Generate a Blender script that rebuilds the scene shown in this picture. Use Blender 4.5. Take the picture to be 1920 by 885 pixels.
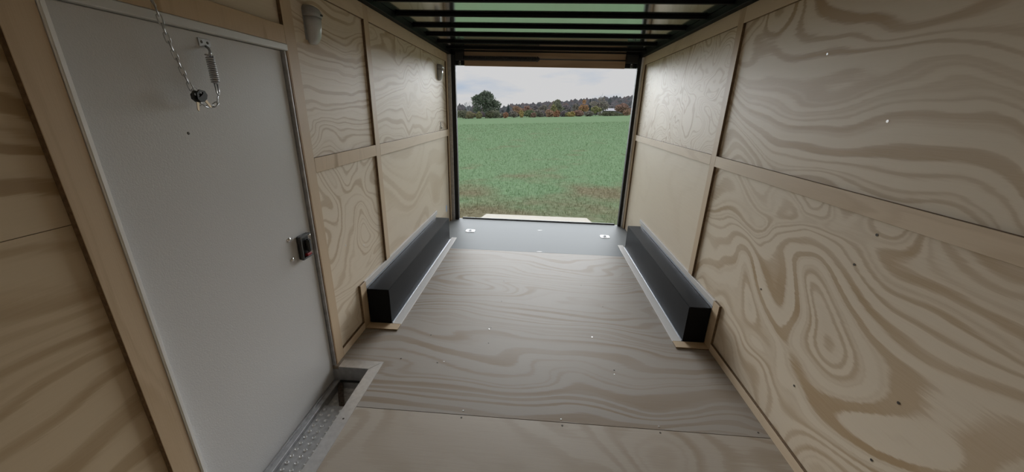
import bpy, bmesh, math, random
from mathutils import Vector, Matrix

random.seed(7)
scene = bpy.context.scene
for o in list(bpy.data.objects):
    bpy.data.objects.remove(o, do_unlink=True)
COL = scene.collection

# ------------------------------------------------------------------ camera
cam_data = bpy.data.cameras.new('camera')
cam_data.sensor_fit = 'HORIZONTAL'
cam_data.sensor_width = 36.0
cam_data.lens = 683.657 / 1920.0 * 36.0
cam_data.clip_start = 0.02
cam_data.clip_end = 3000
cam = bpy.data.objects.new('camera', cam_data)
COL.objects.link(cam)
_R = [[0.99713727, 0.04634678, -0.05974305],
      [0.07166467, -0.32731458, 0.9421939],
      [0.02411288, -0.94377812, -0.329699]]
cam.matrix_world = Matrix([[_R[i][0], -_R[i][1], -_R[i][2], (0, 0, 1.5)[i]] for i in range(3)] + [[0, 0, 0, 1]])
scene.camera = cam

# ------------------------------------------------------------------ view
scene.view_settings.view_transform = 'Standard'
scene.view_settings.look = 'None'
scene.view_settings.gamma = 1.0
scene.view_settings.use_curve_mapping = False
scene.view_settings.exposure = 0.0

# ------------------------------------------------------------------ cloudy sky
world = bpy.data.worlds.new('world'); scene.world = world
world.use_nodes = True
wn, wl = world.node_tree.nodes, world.node_tree.links
wn.clear()
w_out = wn.new('ShaderNodeOutputWorld'); w_bg = wn.new('ShaderNodeBackground')
w_tc = wn.new('ShaderNodeTexCoord'); w_map = wn.new('ShaderNodeMapping')
w_noise = wn.new('ShaderNodeTexNoise'); w_ramp = wn.new('ShaderNodeValToRGB')
w_map.inputs['Location'].default_value = (0.35, 0.2, 0.1)
w_map.inputs['Scale'].default_value = (2.6, 2.6, 11.0)
w_noise.inputs['Scale'].default_value = 1.0
w_noise.inputs['Detail'].default_value = 5.0
w_noise.inputs['Roughness'].default_value = 0.55
w_ramp.color_ramp.elements[0].position = 0.26
w_ramp.color_ramp.elements[0].color = (0.36, 0.46, 0.60, 1)
w_ramp.color_ramp.elements[1].position = 0.45
w_ramp.color_ramp.elements[1].color = (0.62, 0.62, 0.625, 1)
wl.new(w_tc.outputs['Generated'], w_map.inputs['Vector'])
wl.new(w_map.outputs['Vector'], w_noise.inputs['Vector'])
wl.new(w_noise.outputs['Fac'], w_ramp.inputs['Fac'])
wl.new(w_ramp.outputs['Color'], w_bg.inputs['Color'])
w_bg.inputs['Strength'].default_value = 1.0
wl.new(w_bg.outputs['Background'], w_out.inputs['Surface'])

# sun behind the cloud layer: very soft, from the open rear end
sun_data = bpy.data.lights.new('sun', 'SUN')
sun_data.energy = 11.6
sun_data.angle = math.radians(62)
sun_data.color = (0.92, 0.965, 1.0)
sun = bpy.data.objects.new('sun', sun_data)
COL.objects.link(sun)
sun.location = (0, 30, 20)
sun.rotation_euler = (math.radians(-(90 - 3)), 0, math.radians(-1))


# ------------------------------------------------------------------ helpers
def setp(o, label=None, cat=None, group=None, kind=None):
    if label: o['label'] = label
    if cat: o['category'] = cat
    if group: o['group'] = group
    if kind: o['kind'] = kind
    return o


def empty(name, loc, label=None, cat=None, group=None, kind=None):
    o = bpy.data.objects.new(name, None)
    o.empty_display_size = 0.05
    COL.objects.link(o)
    o.location = loc
    return setp(o, label, cat, group, kind)


def world_loc(o):
    v = Vector((0, 0, 0))
    while o is not None:
        v += o.location
        o = o.parent
    return v


def obj(name, bm, mat, parent=None, smooth=False, origin='base'):
    """bm holds world coordinates; the object's origin goes to its base centre."""
    bmesh.ops.recalc_face_normals(bm, faces=bm.faces[:])
    me = bpy.data.meshes.new(name)
    if bm.verts:
        xs = [v.co.x for v in bm.verts]; ys = [v.co.y for v in bm.verts]; zs = [v.co.z for v in bm.verts]
        c = Vector(((min(xs) + max(xs)) / 2, (min(ys) + max(ys)) / 2, min(zs)))
    else:
        c = Vector((0, 0, 0))
    if origin == 'world':
        c = Vector((0, 0, 0))
    for v in bm.verts:
        v.co -= c
    if smooth:
        for f in bm.faces: f.smooth = True
    bm.to_mesh(me); bm.free()
    me.materials.append(mat)
    o = bpy.data.objects.new(name, me)
    COL.objects.link(o)
    if parent is not None:
        o.parent = parent
        o.location = c - world_loc(parent)
    else:
        o.location = c
    return o


def add_box(bm, x0, x1, y0, y1, z0, z1, bevel=0.0, seg=1):
    vs = [bm.verts.new(p) for p in ((x0, y0, z0), (x1, y0, z0), (x1, y1, z0), (x0, y1, z0),
                                     (x0, y0, z1), (x1, y0, z1), (x1, y1, z1), (x0, y1, z1))]
    fs = [bm.faces.new([vs[i] for i in f]) for f in ((0, 3, 2, 1), (4, 5, 6, 7), (0, 1, 5, 4), (1, 2, 6, 5), (2, 3, 7, 6), (3, 0, 4, 7))]
    if bevel:
        es = list({e for f in fs for e in f.edges})
        bmesh.ops.bevel(bm, geom=es, offset=bevel, segments=seg, affect='EDGES', clamp_overlap=True)


def box(name, x0, x1, y0, y1, z0, z1, mat, parent=None, bevel=0.0, seg=1):
    bm = bmesh.new()
    add_box(bm, x0, x1, y0, y1, z0, z1, bevel, seg)
    return obj(name, bm, mat, parent)


def add_tube(bm, pts, r, n=8, closed=False, caps=True):
    pts = [Vector(p) for p in pts]
    rs = r if isinstance(r, (list, tuple)) else [r] * len(pts)
    rings = []
    prev = None
    m = len(pts)
    for i, p in enumerate(pts):
        if closed:
            t = (pts[(i + 1) % m] - pts[i - 1]).normalized()
        else:
            t = (pts[min(i + 1, m - 1)] - pts[max(i - 1, 0)]).normalized()
        if prev is None:
            a = Vector((0, 0, 1)) if abs(t.z) < 0.9 else Vector((1, 0, 0))
            u = t.cross(a).normalized()
        else:
            u = (prev - t * prev.dot(t)).normalized()
        prev = u
        w = t.cross(u)
        rings.append([bm.verts.new(p + (u * math.cos(2 * math.pi * k / n) + w * math.sin(2 * math.pi * k / n)) * rs[i]) for k in range(n)])
    last = m if closed else m - 1
    for i in range(last):
        a, b = rings[i], rings[(i + 1) % m]
        for k in range(n):
            bm.faces.new((a[k], a[(k + 1) % n], b[(k + 1) % n], b[k]))
    if caps and not closed:
        bm.faces.new(rings[0]); bm.faces.new(rings[-1])


def tube(name, pts, r, mat, parent=None, n=8, closed=False):
    bm = bmesh.new()
    add_tube(bm, pts, r, n, closed)
    return obj(name, bm, mat, parent, smooth=True)


# ------------------------------------------------------------------ materials
def new_mat(name):
    m = bpy.data.materials.new(name)
    m.use_nodes = True
    nt = m.node_tree
    return m, nt.nodes, nt.links, nt.nodes['Principled BSDF']


def plain(name, col, rough=0.5, metal=0.0, spec=0.5, bump=None, var=0.0, vscale=20.0):
    m, n, l, b = new_mat(name)
    b.inputs['Base Color'].default_value = (*col, 1)
    b.inputs['Roughness'].default_value = rough
    b.inputs['Metallic'].default_value = metal
    b.inputs['Specular IOR Level'].default_value = spec
    if var:
        g = n.new('ShaderNodeNewGeometry'); t = n.new('ShaderNodeTexNoise')
        t.inputs['Scale'].default_value = vscale; t.inputs['Detail'].default_value = 3
        r = n.new('ShaderNodeValToRGB')
        r.color_ramp.elements[0].position = 0.3; r.color_ramp.elements[1].position = 0.7
        r.color_ramp.elements[0].color = (*[c * (1 - var) for c in col], 1)
        r.color_ramp.elements[1].color = (*[min(1, c * (1 + var)) for c in col], 1)
        l.new(g.outputs['Position'], t.inputs['Vector']); l.new(t.outputs['Fac'], r.inputs['Fac'])
        l.new(r.outputs['Color'], b.inputs['Base Color'])
    if bump:
        g = n.new('ShaderNodeNewGeometry'); t = n.new('ShaderNodeTexNoise')
        t.inputs['Scale'].default_value = bump[0]; t.inputs['Detail'].default_value = 2
        bp = n.new('ShaderNodeBump'); bp.inputs['Strength'].default_value = bump[1]
        bp.inputs['Distance'].default_value = bump[2]
        l.new(g.outputs['Position'], t.inputs['Vector']); l.new(t.outputs['Fac'], bp.inputs['Height'])
        l.new(bp.outputs['Normal'], b.inputs['Normal'])
    return m


def plywood(name, grain, seed, rings=9.0, along=0.55, across=1.7, contrast=1.0, light=(0.73, 0.63, 0.495),
            dark=(0.46, 0.33, 0.195), rough=0.5, wobble=0.6, spec=0.35, fiber=1.0, slope=0.0, cover=0.0):
    """rotary-cut pine veneer: contour bands of a stretched noise field with fibrous edges"""
    m, n, l, b = new_mat(name)
    g = n.new('ShaderNodeNewGeometry')
    ax = 'XYZ'.index(grain)

    def mapped(sa, sc):
        mp = n.new('ShaderNodeMapping')
        mp.inputs['Location'].default_value = (seed * 3.71 % 50, seed * 7.13 % 50, seed * 1.93 % 50)
        s = [sc, sc, sc]; s[ax] = sa
        mp.inputs['Scale'].default_value = s
        l.new(g.outputs['Position'], mp.inputs['Vector'])
        return mp.outputs['Vector']

    def noise(vec, detail, rough_=0.5, dist=0.0):
        t = n.new('ShaderNodeTexNoise')
        t.inputs['Scale'].default_value = 1.0
        t.inputs['Detail'].default_value = detail
        t.inputs['Roughness'].default_value = rough_
        t.inputs['Distortion'].default_value = dist
        l.new(vec, t.inputs['Vector'])
        return t.outputs['Fac']

    def math_(op, a, c=None, d=None):
        x = n.new('ShaderNodeMath'); x.operation = op
        for i, v in enumerate((a, c, d)):
            if v is None: continue
            if isinstance(v, (int, float)): x.inputs[i].default_value = v
            else: l.new(v, x.inputs[i])
        return x.outputs[0]

    field = noise(mapped(along, across), 1.6, 0.45, wobble)
    jag = noise(mapped(7.0, 90.0), 2.0, 0.6)
    fine = noise(mapped(5.0, 260.0), 2.0, 0.6)
    blot = noise(mapped(1.1, 2.3), 2.0, 0.5)
    v = math_('MULTIPLY', field, rings)
    v = math_('MULTIPLY_ADD', jag, 0.32 * fiber, v)
    if slope:
        sp = n.new('ShaderNodeSeparateXYZ'); l.new(g.outputs['Position'], sp.inputs[0])
        v = math_('MULTIPLY_ADD', sp.outputs[{'Y': 'Z', 'X': 'Y', 'Z': 'Y'}[grain]], slope, v)
    t1 = n.new('ShaderNodeTexNoise'); t1.noise_dimensions = '1D'
    t1.inputs['Scale'].default_value = 1.0; t1.inputs['Detail'].default_value = 1.2
    l.new(v, t1.inputs['W'])
    ramp = n.new('ShaderNodeValToRGB')
    e = ramp.color_ramp.elements
    e[0].position = 0.42 + cover; e[0].color = (0, 0, 0, 1)
    e[1].position = 0.64 + cover; e[1].color = (1, 1, 1, 1)
    for p, c in ((0.49 + cover, 0.14), (0.535 + cover, 0.58)):
        q = e.new(p); q.color = (c, c, c, 1)
    l.new(t1.outputs['Fac'], ramp.inputs['Fac'])
    band = math_('MULTIPLY', ramp.outputs['Color'], math_('MULTIPLY_ADD', blot, 2.2, -0.15))
    band = math_('MULTIPLY', band, contrast)
    band = math_('ADD', band, math_('MULTIPLY_ADD', fine, 0.30, -0.15))
    mix = n.new('ShaderNodeMix'); mix.data_type = 'RGBA'
    mix.inputs['A'].default_value = (*light, 1); mix.inputs['B'].default_value = (*dark, 1)
    mix.clamp_factor = True
    l.new(band, mix.inputs['Factor'])
    l.new(mix.outputs['Result'], b.inputs['Base Color'])
    b.inputs['Roughness'].default_value = rough
    b.inputs['Specular IOR Level'].default_value = spec
    bp = n.new('ShaderNodeBump'); bp.inputs['Strength'].default_value = 0.12; bp.inputs['Distance'].default_value = 0.002
    l.new(fine, bp.inputs['Height']); l.new(bp.outputs['Normal'], b.inputs['Normal'])
    return m


M = {}
M['black_metal'] = plain('black painted steel', (0.012, 0.012, 0.013), 0.45)
M['rafter'] = plain('dark rafter paint', (0.005, 0.005, 0.0055), 0.6, spec=0.15)
M['box_black'] = plain('satin black wheel box', (0.010, 0.010, 0.011), 0.48, spec=0.10, bump=(140, 0.15, 0.001))
M['rubber'] = plain('black rubber seal', (0.012, 0.012, 0.012), 0.6)
M['alu'] = plain('mill aluminium', (0.72, 0.72, 0.73), 0.38, metal=1.0, var=0.08, vscale=40)
M['alu_dull'] = plain('dull grey aluminium', (0.55, 0.55, 0.56), 0.5, metal=0.85, var=0.15, vscale=30)
M['alu_pale'] = plain('pale aluminium trim', (0.62, 0.61, 0.59), 0.45, metal=0.3)
M['roof'] = plain('glossy roof sheet', (0.66, 0.67, 0.68), 0.10, metal=1.0, bump=(3.0, 0.06, 0.01))
M['door'] = plain('pebbled white door skin', (0.59, 0.58, 0.57), 0.42, bump=(230, 0.25, 0.002))
M['alu_lit'] = plain('lit aluminium trim', (0.88, 0.88, 0.87), 0.4, metal=0.2)  # aluminium lightened to stand in for light falling on it
M['white_skin'] = plain('white outer skin', (0.7, 0.7, 0.7), 0.4)
M['zinc'] = plain('zinc plated steel', (0.50, 0.51, 0.53), 0.28, metal=1.0)
M['chrome'] = plain('chrome', (0.85, 0.85, 0.86), 0.15, metal=1.0)
M['dimple'] = plain('burnished dimple', (0.86, 0.86, 0.86), 0.35, metal=0.35)
M['brass'] = plain('brass key blade', (0.55, 0.45, 0.33), 0.35, metal=1.0)
M['black_plastic'] = plain('black plastic', (0.018, 0.018, 0.018), 0.4)
M['grey_plastic'] = plain('dark grey plastic', (0.07, 0.07, 0.07), 0.45)
M['red_plastic'] = plain('red plastic', (0.35, 0.012, 0.018), 0.4)
M['lens'] = plain('frosted light lens', (0.52, 0.53, 0.54), 0.25)
M['lamp_base'] = plain('grey lamp base', (0.36, 0.36, 0.36), 0.4)
M['sticker'] = plain('light blue sticker', (0.45, 0.58, 0.78), 0.5)
M['screw'] = plain('steel screw', (0.10, 0.09, 0.08), 0.4, metal=0.6)
M['screw_bright'] = plain('bright screw', (0.8, 0.8, 0.8), 0.3, metal=0.9)
M['rusty'] = plain('rusty brown steel', (0.085, 0.06, 0.042), 0.8, var=0.5, vscale=60)
M['dirty_white'] = plain('dirty white paint', (0.72, 0.70, 0.66), 0.6, var=0.30, vscale=45)
M['dark_gap'] = plain('dark backing', (0.03, 0.025, 0.02), 0.8)
M['caulk'] = plain('grey caulk flange', (0.50, 0.53, 0.58), 0.3, metal=0.5)
BAT = dict(rings=7.0, along=0.9, across=4.0, contrast=0.55, light=(0.67, 0.54, 0.39), dark=(0.47, 0.34, 0.21))
M['bat_y'] = plywood('batten long grain', 'Y', 3, **BAT)
BAT.update(light=(0.60, 0.46, 0.31), dark=(0.42, 0.295, 0.17))
M['bat_z'] = plywood('batten upright grain', 'Z', 5, **BAT)
M['shaded_ply_edge'] = plain('shaded plywood edge', (0.17, 0.11, 0.06), 0.8, var=0.25, vscale=90)  # brown cut edge, darkened further for the shade on it
M['sky_sheen_strip'] = plywood('strip with sky sheen', 'Y', 15, rings=5, along=0.9, across=4.0, contrast=0.4, light=(0.66, 0.64, 0.62), dark=(0.52, 0.46, 0.40))  # pale grey stands in for sky reflected on the wood
M['bat_cross'] = plywood('batten cross grain', 'Z', 8, rings=5, along=1.0, across=9.0, contrast=0.9,
                         light=(0.60, 0.45, 0.29), dark=(0.38, 0.25, 0.13))
M['bat_x'] = plywood('batten crosswise grain', 'X', 9, **BAT)
M['header'] = plywood('header plywood', 'X', 12, rings=4, along=0.5, across=6.0, contrast=0.7,
                      light=(0.46, 0.32, 0.20), dark=(0.34, 0.22, 0.125))

# ------------------------------------------------------------------ trailer dimensions
XL, XR = -1.160, 1.207          # faces of the wall battens
PL, PR = XL - 0.018, XR + 0.018  # faces of the plywood panels
BT = 0.018                       # batten thickness
Y0, Y1 = -0.85, 4.87              # front wall, start of the rear frame
ZT = 2.112                       # top of the wall lining
SX0, SX1, SY1 = -1.140, -0.953, 1.745   # step well beside the side door
SY0 = 0.84

# ---- floor
floor = empty('floor', (0, 1.9, 0), 'pine plywood trailer floor made of sheets laid crosswise', 'floor', kind='structure')
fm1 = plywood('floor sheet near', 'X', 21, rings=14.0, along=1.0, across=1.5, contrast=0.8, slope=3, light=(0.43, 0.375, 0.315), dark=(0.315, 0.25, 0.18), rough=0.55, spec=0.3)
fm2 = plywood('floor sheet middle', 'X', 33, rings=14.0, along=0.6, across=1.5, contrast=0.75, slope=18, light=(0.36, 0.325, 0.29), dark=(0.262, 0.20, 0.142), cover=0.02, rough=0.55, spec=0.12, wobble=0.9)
fm3 = plywood('floor sheet rear', 'X', 41, rings=5.0, along=0.5, across=1.6, contrast=0.25, light=(0.25, 0.265, 0.275), dark=(0.23, 0.237, 0.238), rough=0.55, spec=0.06)  # blue-grey tint stands in for sky sheen on the rear floor


def floor_sheet(rects, mat):
    bm = bmesh.new()
    for r in rects:
        add_box(bm, r[0], r[1], r[2], r[3], -0.019, 0.0)
    return obj('plywood_sheet', bm, mat, floor)


FX0, FX1 = PL - 0.004, PR + 0.004
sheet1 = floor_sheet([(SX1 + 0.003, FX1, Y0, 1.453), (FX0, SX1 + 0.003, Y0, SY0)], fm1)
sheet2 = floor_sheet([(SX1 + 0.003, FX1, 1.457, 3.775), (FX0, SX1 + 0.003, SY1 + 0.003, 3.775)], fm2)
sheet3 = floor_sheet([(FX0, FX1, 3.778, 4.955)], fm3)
bm = bmesh.new()
for yy in [y * 0.406 - 0.8 for y in range(15)]:
    x0 = SX1 + 0.02 if SY0 - 0.06 < yy < SY1 + 0.06 else FX0
    add_box(bm, x0, FX1, yy, yy + 0.04, -0.12, -0.0195)
obj('crossmember', bm, M['black_metal'], floor)['kind'] = 'stuff'

bm = bmesh.new()
bmesh.ops.create_cone(bm, cap_ends=True, segments=10, radius1=0.0052, radius2=0.0036, depth=0.0016)
screw_me = bpy.data.meshes.new('screw'); bm.to_mesh(screw_me); bm.free()
screw_me2 = screw_me.copy()
screw_me.materials.append(M['screw']); screw_me2.materials.append(M['screw_bright'])


def screw(parent, p, rot=(0, 0, 0), bright=False):
    o = bpy.data.objects.new('screw', screw_me2 if bright else screw_me)
    COL.objects.link(o); o.parent = parent
    o.location = Vector(p) - world_loc(parent); o.rotation_euler = rot
    return o


for x, y, br in ((-0.29, 2.239, 1), (-0.277, 2.262, 0), (-0.561, 1.843, 0), (-0.524, 1.857, 1), (-0.797, 1.859, 0), (-0.272, 2.076, 0),
                 (0.44, 2.22, 1), (0.53, 1.885, 0), (0.524, 1.846, 1), (-0.327, 1.483, 1), (0.183, 1.475, 1), (0.676, 1.476, 1),
                 (1.165, 1.485, 0), (-0.255, 3.022, 0), (0.584, 2.655, 0), (-0.682, 2.125, 0), (-0.24, 2.65, 0), (0.45, 3.02, 0)):
    screw(sheet2, (x, y, 0.0008), bright=br)
for x, y in ((-0.327, 1.437), (0.187, 1.437), (0.671, 1.438), (0.6, 0.95), (0.0, 0.98)):
    screw(sheet1, (x, y, 0.0008))
for x, y in ((0.074, 4.56), (0.07, 3.80)):
    bm = bmesh.new()
    add_box(bm, x - 0.03, x + 0.03, y - 0.006, y + 0.006, 0.0, 0.0012)
    obj('filler_patch', bm, M['screw'], sheet3)

# ---- left wall
WT = 0.0095   # panel thickness
wall_l = None
bm = bmesh.new()
xo0, xo1 = PL - 0.055, PL - WT - 0.0005
DY0, DY1, DZ0, DZ1 = 0.885, 1.757, -0.115, 1.735   # door hole
add_box(bm, xo0, xo1, Y0, DY0, -0.12, ZT + 0.06)
add_box(bm, xo0, xo1, DY1, 4.95, -0.12, ZT + 0.06)
add_box(bm, xo0, xo1, DY0, DY1, DZ1, ZT + 0.06)
wall_l = obj('wall_left', bm, M['white_skin'])
setp(wall_l, 'left trailer wall lined with pine plywood panels and battens around the side door', 'wall', kind='structure')
bm = bmesh.new()
add_box(bm, PR + WT + 0.0005, PR + 0.055, Y0, 4.95, -0.12, ZT + 0.06)
wall_r = obj('wall_right', bm, M['white_skin'])
setp(wall_r, 'right trailer wall lined with pine plywood panels and battens, no door', 'wall', kind='structure')

_seed = [50]


def panel(side, y0, y1, z0, z1, **kw):
    _seed[0] += 3
    mat = plywood('panel veneer %d' % _seed[0], 'Y', kw.pop('seed', _seed[0]), **kw)
    if side == 'L': x0, x1 = PL - WT, PL
    else: x0, x1 = PR, PR + WT
    return box('plywood_panel', x0, x1, y0 + 0.001, y1 - 0.001, z0 + 0.001, z1 - 0.001, mat, wall_l if side == 'L' else wall_r)


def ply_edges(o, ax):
    """cut edges of a plywood strip: naturally browner, with their shade painted in"""
    o.data.materials.append(M['shaded_ply_edge'])
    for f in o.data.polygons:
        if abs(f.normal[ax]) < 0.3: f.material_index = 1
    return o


def batten(side, y0, y1, z0, z1, mat):
    if side == 'L': x0, x1 = PL + 0.0004, XL
    else: x0, x1 = XR, PR - 0.0004
    o = box('batten', x0, x1, y0, y1, z0, z1, M[mat], wall_l if side == 'L' else wall_r, bevel=0.001)
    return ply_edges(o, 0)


LM = 1.193   # line between the upper and lower panels (behind the middle batten)
# panels, left
pl_near_up = panel('L', Y0, 0.85, LM, ZT, rings=10, slope=10, light=(0.58, 0.46, 0.31), dark=(0.37, 0.26, 0.145))
pl_near_low = panel('L', Y0, 0.85, 0.0, LM, rings=12, along=0.7, across=1.3, contrast=0.9, slope=15, light=(0.58, 0.46, 0.31), dark=(0.37, 0.26, 0.145))
pl_over = panel('L', 0.85, 1.80, DZ1 + 0.012, ZT, rings=6, contrast=0.5)
pl_a_up = panel('L', 1.80, 2.64, LM, ZT, rings=13, along=1.7, across=2.6, wobble=0.7, contrast=0.75, slope=42, cover=0.03)
pl_a_low = panel('L', 1.80, 2.64, 0.0, LM, rings=22, along=1.1, across=1.7, wobble=1.0, contrast=0.5, slope=14, cover=0.04)
pl_b_up = panel('L', 2.64, 4.865, LM, ZT, rings=20, along=1.1, across=2.0, wobble=1.0, contrast=0.7, slope=24, cover=0.03)
pl_b_low = panel('L', 2.64, 4.865, 0.0, LM, rings=7, along=0.8, across=1.3, contrast=0.35, slope=4)
# panels, right
pr_near_up = panel('R', Y0, 2.64, LM, ZT, rings=24, along=0.75, across=1.2, wobble=0.8, contrast=0.9, slope=20, cover=0.01)
pr_near_low = panel('R', Y0, 2.64, 0.0, LM, rings=20, along=0.9, across=1.3, wobble=1.0, contrast=0.9, slope=6)
pr_far_up = panel('R', 2.64, 4.865, LM, ZT, rings=34, along=1.8, across=2.4, wobble=1.2, contrast=0.65, slope=0, cover=0.03)
pr_far_low = panel('R', 2.64, 4.865, 0.0, LM, rings=5, along=0.9, across=1.2, contrast=0.35)

MB0, MB1, TR0 = 1.155, 1.231, 2.022
# battens, left: uprights first, rails fitted between them
batten('L', 0.805, 0.882, 0.0, ZT, 'bat_z')
batten('L', 1.772, 1.848, 0.0, ZT, 'bat_z')
batten('L', 2.605, 2.675, 0.335, ZT, 'bat_z')
batten('L', 4.795, 4.865, 0.0, ZT, 'bat_z')
batten('L', 0.883, 1.771, 1.752, 1.828, 'bat_cross')
batten('L', 0.883, 1.771, TR0, ZT, 'bat_y')
batten('L', 1.849, 2.604, TR0, ZT, 'bat_y')
batten('L', 2.676, 4.794, TR0, ZT, 'bat_y')
batten('L', 1.849, 2.604, MB0, MB1, 'bat_cross')
batten('L', 2.676, 4.794, MB0 - 0.006, MB1, 'bat_y')
batten('L', 1.849, 2.149, 0.0, 0.052, 'bat_y')
batten('L', Y0, 0.804, TR0, ZT, 'bat_y')
batten('L', Y0, 0.804, 0.0, 0.052, 'bat_y')
# battens, right
batten('R', 2.605, 2.675, 0.335, ZT, 'bat_z')
batten('R', 4.795, 4.865, 0.0, ZT, 'bat_z')
batten('R', Y0, 2.604, TR0, ZT, 'bat_y')
batten('R', 2.676, 4.794, TR0, ZT, 'bat_y')
batten('R', Y0, 2.604, MB0 + 0.004, MB1 - 0.002, 'bat_y')
batten('R', 2.676, 4.794, MB0 + 0.006, MB1 - 0.002, 'bat_y')
batten('R', Y0, 2.149, 0.0, 0.052, 'bat_y')
RX = (0, math.radians(90), 0)
for y, z in ((1.834, 1.755), (1.438, 1.49), (1.84, 0.621), (1.446, 0.33), (1.325, 1.105), (1.044, 0.615), (1.044, 0.361), (1.369, 0.97)):
    screw(pr_near_up if z > LM else pr_near_low, (PR - 0.0006, y, z), RX, bright=z > LM)
for y, z in ((2.068, 0.663), (2.3, 0.578)):
    screw(pl_a_low, (PL + 0.0006, y, z), RX, bright=True)

# ---- front wall behind the camera, unseen; its distance is set for bounced light
bm = bmesh.new(); add_box(bm, PL - 0.055, PR + 0.055, Y0 - 0.06, Y0 - 0.012, -0.12, ZT + 0.06)
wall_f = obj('unseen_wall_front', bm, M['white_skin'])
setp(wall_f, 'unseen front trailer wall behind the viewer lined with plywood, distance set for bounced light', 'wall', kind='structure')
for x0, x1 in ((PL - 0.004, 0.0235), (0.0255, PR + 0.004)):
    box('plywood_panel', x0, x1, Y0 - 0.011, Y0 - 0.001, 0.0, ZT, plywood('unseen front wall veneer', 'Z', 90 + x0 * 3, rings=9), wall_f)

# ---- ceiling: glossy roof sheet, dark cross rafters, edge tubes
bm = bmesh.new(); add_box(bm, PL - 0.055, PR + 0.055, Y0 - 0.06, 5.0, 2.1605, 2.18)
ceil = obj('ceiling', bm, M['roof'])
setp(ceil, 'shiny metal roof sheet carried by dark cross rafters', 'ceiling', kind='structure')
yf = 2.70 - 0.395 * 8.0
while yf < 4.8:
    box('rafter', XL + 0.045, XR - 0.045, yf - 0.028, yf, 2.140, 2.160, M['rafter'], ceil, bevel=0.002)
    yf += 0.395
for x0, x1 in ((PL - 0.03, XL + 0.044), (XR - 0.044, PR + 0.03)):
    box('roof_tube', x0, x1, Y0, 4.955, ZT + 0.001, 2.160, M['rafter'], ceil, bevel=0.003)

# ---- rear frame
rear = empty('wall_rear', (0.02, 4.92, 0), 'dark steel frame around the open rear doorway', 'door frame', kind='structure')
box('frame_post', PL - 0.05, -1.118, 4.868, 4.954, -0.02, 2.1115, M['alu_dull'], rear, bevel=0.004)
box('frame_post', 1.186, PR + 0.05, 4.868, 4.954, -0.02, 2.1115, M['alu_lit'], rear, bevel=0.004)  # right post painted paler in place of outside light through the gap
for x0, x1 in ((-1.1175, -1.068), (1.147, 1.1855)):
    box('door_seal', x0, x1, 4.885, 4.955, 0.0, 2.11, M['rubber'], rear, bevel=0.006)
box('header_beam', PL - 0.05, PR + 0.05, 4.956, 4.998, 1.998, 2.160, M['black_metal'], rear)
box('header_board', -0.962, 1.006, 4.938, 4.955, 1.990, 2.085, M['header'], rear, bevel=0.001)
box('header_board', -0.962, 1.006, 4.942, 4.955, 2.086, 2.15, M['header'], rear, bevel=0.001)
sill = box('trim_1', -1.03, 1.12, 4.956, 4.985, -0.03, 0.014, M['rubber'], bevel=0.004)
setp(sill, 'dark rubber sill strip along the rear edge of the floor', 'sill', kind='structure')

# ---- side door
door = empty('door_1', ((XL - 0.04), 1.32, DZ0), 'pale grey pebbled side entrance door in the left wall', 'door', kind='structure')
DX = -1.180
box('door_slab', DX - 0.034, DX, 0.903, 1.750, -0.112, 1.722, M['door'], door, bevel=0.003)
# aluminium frame
box('frame_rail', DX - 0.034, XL + 0.004, 0.8855, 1.7715, 1.7235, 1.7515, M['alu_pale'], door, bevel=0.003)
box('frame_rail', DX - 0.034, XL - 0.004, 1.7535, 1.7655, -0.112, 1.723, M['alu_dull'], door, bevel=0.002)
box('frame_lip', DX - 0.01, XL - 0.001, 1.7660, 1.7715, 0.0, 1.723, M['header'], door)
box('frame_rail', DX - 0.034, XL + 0.005, 0.8830, 0.9000, -0.112, 1.723, M['alu_lit'], door, bevel=0.004, seg=2)  # near jamb painted paler for the light striking its rounded side
# latch
latch = empty('latch', (DX - door.location.x, 1.665 - door.location.y, 0.81 - door.location.z))
latch.parent = door
bm = bmesh.new()
add_box(bm, DX + 0.0005, DX + 0.012, 1.625, 1.708, 0.748, 0.872, 0.004)
lp = obj('latch_plate', bm, M['black_plastic'], latch)
bm = bmesh.new()
for b in ((1.625, 1.632, 0.748, 0.872), (1.632, 1.708, 0.862, 0.872), (1.632, 1.708, 0.748, 0.756)):
    add_box(bm, DX + 0.0125, DX + 0.026, b[0], b[1], b[2], b[3], 0.001)
obj('latch_rim', bm, M['grey_plastic'], latch)
bm = bmesh.new(); add_box(bm, DX + 0.0125, DX + 0.034, 1.672, 1.697, 0.775, 0.845, 0.006, 2)
obj('paddle', bm, M['grey_plastic'], latch)
bm = bmesh.new(); add_box(bm, DX + 0.0125, DX + 0.030, 1.655, 1.690, 0.758, 0.773, 0.003)
obj('lock_slider', bm, M['red_plastic'], latch)
for y, z in ((1.578, 0.874), (1.575, 0.772), (1.699, 0.860)):
    bm = bmesh.new()
    r = 0.012 if y < 1.65 else 0.006
    off = 0.0005 if y < 1.65 else 0.0262
    bmesh.ops.create_uvsphere(bm, u_segments=14, v_segments=8, radius=r)
    bmesh.ops.bisect_plane(bm, geom=bm.verts[:] + bm.edges[:] + bm.faces[:], plane_co=(0, 0, 0), plane_no=(1, 0, 0), clear_inner=True)
    for v in bm.verts: v.co = Vector((v.co.x * 0.6 + DX + off, v.co.y + y, v.co.z + z))
    obj('rivet', bm, M['chrome'], latch if y > 1.65 else door, smooth=True)
screw(door, (DX + 0.001, 1.196, 1.395), RX)

# ---- step well with perforated tread
well = empty('step_well', ((SX0 + SX1) / 2, 1.3, -0.155), 'aluminium step well with dimpled tread sunk in the floor at the side door', 'step')


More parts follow.
